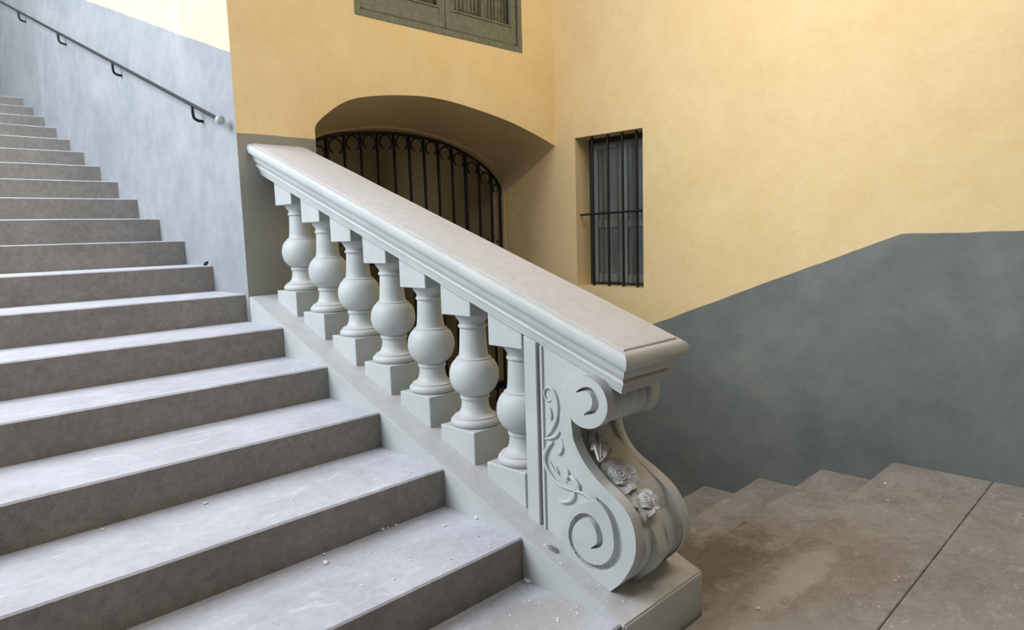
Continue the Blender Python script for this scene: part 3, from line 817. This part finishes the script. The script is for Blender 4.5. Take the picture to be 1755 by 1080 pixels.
b_ = [onY(q, YI).x for q in bpx]; sp_ = (b_[-1]-b_[0])/10
bars = [b_[0]-sp_*2, b_[0]-sp_]+b_
for i, x in enumerate(bars):
    bm = bmesh.new(); r_ = .0135 if i not in (1, 10) else .019
    tube(bm, [(x, YI, zl+.03), (x, YI, -.5), (x, YI, zring(x)-.004)], r_, 6); gobj('upright_bar', bm, M_iron)
for x, zt in ((2.215, .36), (XR-.022, .36)):
    bm = bmesh.new(); tube(bm, [(x, YI, zl), (x, YI, zt)], .014, 6); gobj('side_stile', bm, M_iron)
for a, b in zip([2.215]+bars, bars+[XR-.022]):
    c = (a+b)/2; r_ = min(.055, (b-a)/2-.016); zz = min(zring(a+.02), zring(b-.02), zring(c))-r_-.010
    pts = [Vector((c+r_*math.cos(t), YI-.004, zz+r_*math.sin(t))) for t in [math.radians(-70+k*320/20) for k in range(21)]]
    pts = [Vector((c+r_*.55, YI-.004, zz-r_*.78))]+pts[1:-1]+[Vector((c-r_*.55, YI-.004, zz-r_*.78))] if False else [Vector((c+r_*math.cos(t), YI-.004, zz+r_*math.sin(t))) for t in [math.radians(-58+k*296/20) for k in range(21)]]
    bm = bmesh.new(); tube(bm, pts, .0075, 6); gobj('top_scroll', bm, M_rust)
    r2 = r_*.9; zz = -.105
    bm = bmesh.new(); pts = [Vector((c+r2*math.cos(t), YI-.004, zz+r2*1.1*math.sin(t))) for t in [math.radians(-150+k*270/20) for k in range(21)]]
    tube(bm, pts, .006, 6); gobj('rail_scroll', bm, M_rust)
for z0_, z1_ in ((-.22, -.165), (-1.42, -1.36), (zl+.03, zl+.09)):
    bm = bmesh.new(); box(bm, 2.205, XR-.012, YI-.016, YI+.016, z0_, z1_); gobj('cross_rail', bm, M_iron, False)

# ================================================================== BARRED WINDOW (right wall)
w1 = struct(empty('window_1', (XR+DX, (WY0+WY1)/2, WZ0)))
def wobj(name, bm, mat, par, smooth=False, bev=0.):
    o = obj(name, bm, mat, None, smooth=smooth, bev=bev); o.parent = par; o.matrix_parent_inverse = Matrix.Translation(par.location).inverted(); return o
XW = XR+DX
bm = bmesh.new(); fwid = .030
for q in ((WY0, WY0+fwid, WZ0, WZ1), (WY1-fwid, WY1, WZ0, WZ1), (WY0+fwid, WY1-fwid, WZ1-.035, WZ1), (WY0+fwid, WY1-fwid, WZ0, WZ0+.02)): box(bm, XW-.02, XW+.03, *q)
wobj('window_frame', bm, M_fdark, w1)
lv = [(WY0+fwid+.002, 3.298), (3.302, WY1-fwid-.002)]
for a, b in lv:
    bm = bmesh.new(); z0_, z1_ = WZ0+.022, WZ1-.037
    for q in ((a, a+.045, z0_, z1_), (b-.045, b, z0_, z1_), (a+.045, b-.045, z1_-.05, z1_), (a+.045, b-.045, z0_, z0_+.07), (a+.045, b-.045, .02, .085)): box(bm, XW-.004, XW+.022, *q)
    o = wobj('casement', bm, M_shut, w1, bev=.003)
    for c, d in ((z0_+.07, .02), (.085, z1_-.05)):
        bm = bmesh.new(); box(bm, XW+.006, XW+.012, a+.045, b-.045, c, d); p_ = obj('pane', bm, M_glass_dusty, o)
gr = tag(empty('window_grille', (XR+.07, (WY0+WY1)/2, WZ0)), 'black iron bars across the tall narrow window in the right wall', 'window bars')
for y in (3.505, 3.350, 3.210, 3.077):
    bm = bmesh.new(); tube(bm, [(XR+.07, y, WZ0-.01), (XR+.07, y, WZ1+.01)], .0105, 8); wobj('upright_bar', bm, M_iron, gr, True)
bm = bmesh.new(); tube(bm, [(XR+.055, WY0-.01, .142), (XR+.055, WY1+.01, .130)], .0085, 8); wobj('cross_bar', bm, M_iron, gr, True)

# ================================================================== UPPER WINDOW (arch wall)
w2 = struct(empty('window_2', ((KX0+KX1)/2, YA, KZ0)))
bm = bmesh.new()
for q in ((KX0-.006, KX0+.035, KZ0-.006, KZ1), (KX1-.035, KX1+.006, KZ0-.006, KZ1), (KX0+.035, KX1-.035, KZ0-.006, KZ0+.036), (KX0+.035, KX1-.035, KZ1-.03, KZ1)): box(bm, q[0], q[1], YA-.004, YA+.07, q[2], q[3])
wobj('window_frame', bm, M_frame, w2, bev=.003)
bm = bmesh.new()
for q in ((KX0+.035, KX0+.043, KZ0+.036, KZ1), (KX1-.043, KX1-.035, KZ0+.036, KZ1), (KX0+.043, KX1-.043, KZ0+.036, KZ0+.046)): box(bm, q[0], q[1], YA+.02, YA+.06, q[2], q[3])
wobj('dark_rebate', bm, M_gasket, w2)
for a, b in ((KX0+.043, 3.250), (3.254, KX1-.043)):
    z0_ = KZ0+.046; z1_ = KZ1-.03; s0 = .055; bm = bmesh.new()
    for q in ((a, a+s0, z0_, z1_), (b-s0, b, z0_, z1_), (a+s0, b-s0, z0_, z0_+.125), (a+s0, b-s0, z1_-.07, z1_)): box(bm, q[0], q[1], YA+.012, YA+.05, q[2], q[3])
    o = wobj('casement', bm, M_frame, w2, bev=.004)
    bm = bmesh.new(); box(bm, a+s0-.004, b-s0+.004, YA+.028, YA+.033, z0_+.121, z1_-.066); obj('pane', bm, M_glass, o)
    bm = bmesh.new()
    for q in ((a+s0, a+s0+.012, z0_+.125, z1_-.07), (b-s0-.012, b-s0, z0_+.125, z1_-.07), (a+s0+.012, b-s0-.012, z0_+.125, z0_+.137)): box(bm, q[0], q[1], YA+.006, YA+.03, q[2], q[3])
    obj('glazing_bead', bm, M_frame, o)
bm = bmesh.new(); box(bm, KX0-.1, KX1+.1, YA+.16, YA+.5, KZ0-.1, KZ1+.1)
for f in list(bm.faces):
    if f.calc_center_median().y < YA+.17: bm.faces.remove(f)
wobj('dark_interior', bm, M_room, w2)
for k, (xa, xb, zlo) in enumerate(((2.62, 2.98, 1.70), (3.33, 3.62, 1.62), (3.66, 3.93, 1.60))):
    cu = empty('lace_curtain', ((xa+xb)/2, YA+.10, 2.9))
    tag(cu, ['lace curtain strip behind the left pane of the upper window', 'lace curtain strip behind the right pane of the upper window, nearer its middle', 'lace curtain strip at the right edge of the upper window'][k], 'curtain', 'lace curtains in the upper window')
    bm = bmesh.new(); n_ = 40
    top = [bm.verts.new((xa+(xb-xa)*i/n_, YA+.10+.010*math.sin(i*.9), 2.9)) for i in range(n_+1)]
    bot = [bm.verts.new((xa+(xb-xa)*i/n_, YA+.10+.014*math.sin(i*.9), zlo+.018*abs(math.sin(i*.62)))) for i in range(n_+1)]
    for i in range(n_):
        if i % 3 != 2: bm.faces.new([top[i], top[i+1], bot[i+1], bot[i]])
    o = obj('cloth', bm, M_curtain, None, smooth=True); o.parent = cu; o.matrix_parent_inverse = Matrix.Translation(cu.location).inverted()

# ================================================================== DEBRIS
def onZ(q, Z): d = ray(q); return d*(Z/d.z)
def chip(px, z, r, mat, label, cat='plaster chip', group='loose plaster chips', name='plaster_chip', flatz=.55):
    P = onZ(px, z); bm = bmesh.new()
    blob(bm, (0, 0, 0), r, (1, random.uniform(.6, .9), flatz), Matrix.Rotation(random.uniform(0, 6), 3, 'Z'), 2, .16)
    lo = min(v.co.z for v in bm.verts)
    for v in bm.verts: v.co.z -= lo*.8
    o = obj(name, bm, mat); o.location = (P.x, P.y, z); return tag(o, label, cat, group)
zt = lambda k: Z0+k*RISE+.0005
chip((558,966), zt(0), .011, M_chip, 'largest white plaster chip, in the middle of the second lowest tread in view')
chip((556,951), zt(0), .007, M_chip, 'small white chip just above the largest chip on the second lowest tread')
chip((529,975), zt(0), .004, M_chip, 'tiny white crumb left of the largest chip on the second lowest tread')
chip((352,864), zt(1), .008, M_chip, 'white chip lying alone on the third lowest tread')
chip((656,909), zt(0), .009, M_chip, 'white chip at the foot of a riser, leftmost of the cluster near the balustrade')
chip((664,905), zt(0), .007, M_chip, 'white chip in the middle of the cluster at the foot of the riser')
chip((678,901), zt(0), .007, M_chip, 'white chip rightmost of the cluster at the foot of the riser')
chip((816,889), zt(0), .010, M_chip, 'white chip near the curb on the second lowest tread')
chip((762,902), zt(0), .007, M_chip, 'white chip left of the one near the curb on the second lowest tread')
chip((176,909), zt(1), .007, M_chip, 'white chip far left on the third lowest tread')
chip((905,996), zt(-1), .020, M_chip, 'pale flat chip in the corner of lowest riser and curb', flatz=.25)
chip((1300,1044), ZF, .010, M_chip, 'white chip on the brown floor right of the curb end', flatz=.4)
chip((1518,829), ZF, .009, M_chip, 'white chip on the landing near the right wall', flatz=.4)
chip((1522,858), ZF, .007, M_chip, 'small white chip below the one near the right wall', flatz=.4)
chip((916,989), zt(-1), .014, M_chipg, 'grey flake in the corner of the lowest riser and curb', 'stone flake', 'grey stone flakes', 'stone_flake', .25)
P = None
def on_curb(px):
    d = ray(px); n_ = Vector((0, -SL, 1)); return d*((Z0-SL*Y0+.004)/d.dot(n_))
for px, r, mat, lab, nm, ct in (((948,942), .024, M_chipg, 'grey stone flake lying on the curb beside the lower volute', 'stone_flake', 'stone flake'), ((934,934), .006, M_chip, 'white crumb at the end of the grey flake on the curb', 'plaster_chip', 'plaster chip'),
                            ((961,966), .006, M_chip, 'white crumb below the grey flake on the curb', 'plaster_chip', 'plaster chip'), ((1068,1031), .006, M_chip, 'white crumb on the front end of the curb', 'plaster_chip', 'plaster chip')):
    P = on_curb(px); bm = bmesh.new(); blob(bm, (0, 0, 0), r, (.5, 1, .25), None, 2, .15)
    o = obj(nm, bm, mat); o.location = P+Vector((0, 0, r*.15)); o.rotation_euler = (math.atan(SL), 0, .15); tag(o, lab, ct)
P = onZ((361,455), zt(6)); bm = bmesh.new(); blob(bm, (0, 0, 0), .014, (.7, .5, 1.3), None, 2, .25)
o = obj('paper_scrap', bm, M_blk); o.location = (1.655, Y0+6*RUN+.02, zt(6)+.012); o.rotation_euler = (.3, .5, 0); tag(o, 'small black scrap standing at the wall end of an upper step', 'scrap')
# crumbs: uncountable plaster dust
def crumbs(name, label, n_, fn, par=None):
    bm = bmesh.new()
    for _ in range(n_):
        x, y, z, r = fn()
        q = bmesh.ops.create_icosphere(bm, subdivisions=1, radius=r)['verts']; sx, sy, sz = random.uniform(.6, 1.2), random.uniform(.6, 1.2), random.uniform(.3, .7)
        for v in q: v.co = Vector((v.co.x*sx+x, v.co.y*sy+y, v.co.z*sz+z+r*sz*.5))
    me = bpy.data.meshes.new(name); bm.to_mesh(me); bm.free(); o = newobj(name, me, M_chip); tag(o, label, 'plaster crumbs', None, 'stuff')
def f_up():
    k = random.choice([-1, -1, -1, -1, 0, 0, 0, 0, 1, 1, 2, 3, 4]); x = XS-.01-abs(random.gauss(0, .35)); x = max(x, -.6)
    return x, Y0+k*RUN+random.uniform(.02, RUN-.01), zt(k), random.choice([random.uniform(.0008, .003), random.uniform(.001, .0052)])
crumbs('plaster_crumbs', 'tiny white plaster crumbs strewn over the dusty treads', 420, f_up)
def f_dn():
    if random.random() < .7: x = random.uniform(2.25, 4.3); y = random.uniform(.2, 1.19); return x, y, ZF, random.uniform(.001, .0045)
    j = random.choice([1, 2, 3]); return random.uniform(2.25, 4.3), YD+(j-1)*RUN2+random.uniform(.03, .38), ZF+.022-j*RISE2, random.uniform(.001, .004)
crumbs('floor_crumbs', 'tiny pale crumbs on the brown landing and lower steps', 260, f_dn)
def f_cb():
    y = random.uniform(1.3, 1.9); return random.uniform(1.70, 1.76), y, curb(y)+.004, random.uniform(.001, .003)
crumbs('curb_crumbs', 'pale crumbs along the curb beside the lower volute', 60, f_cb)
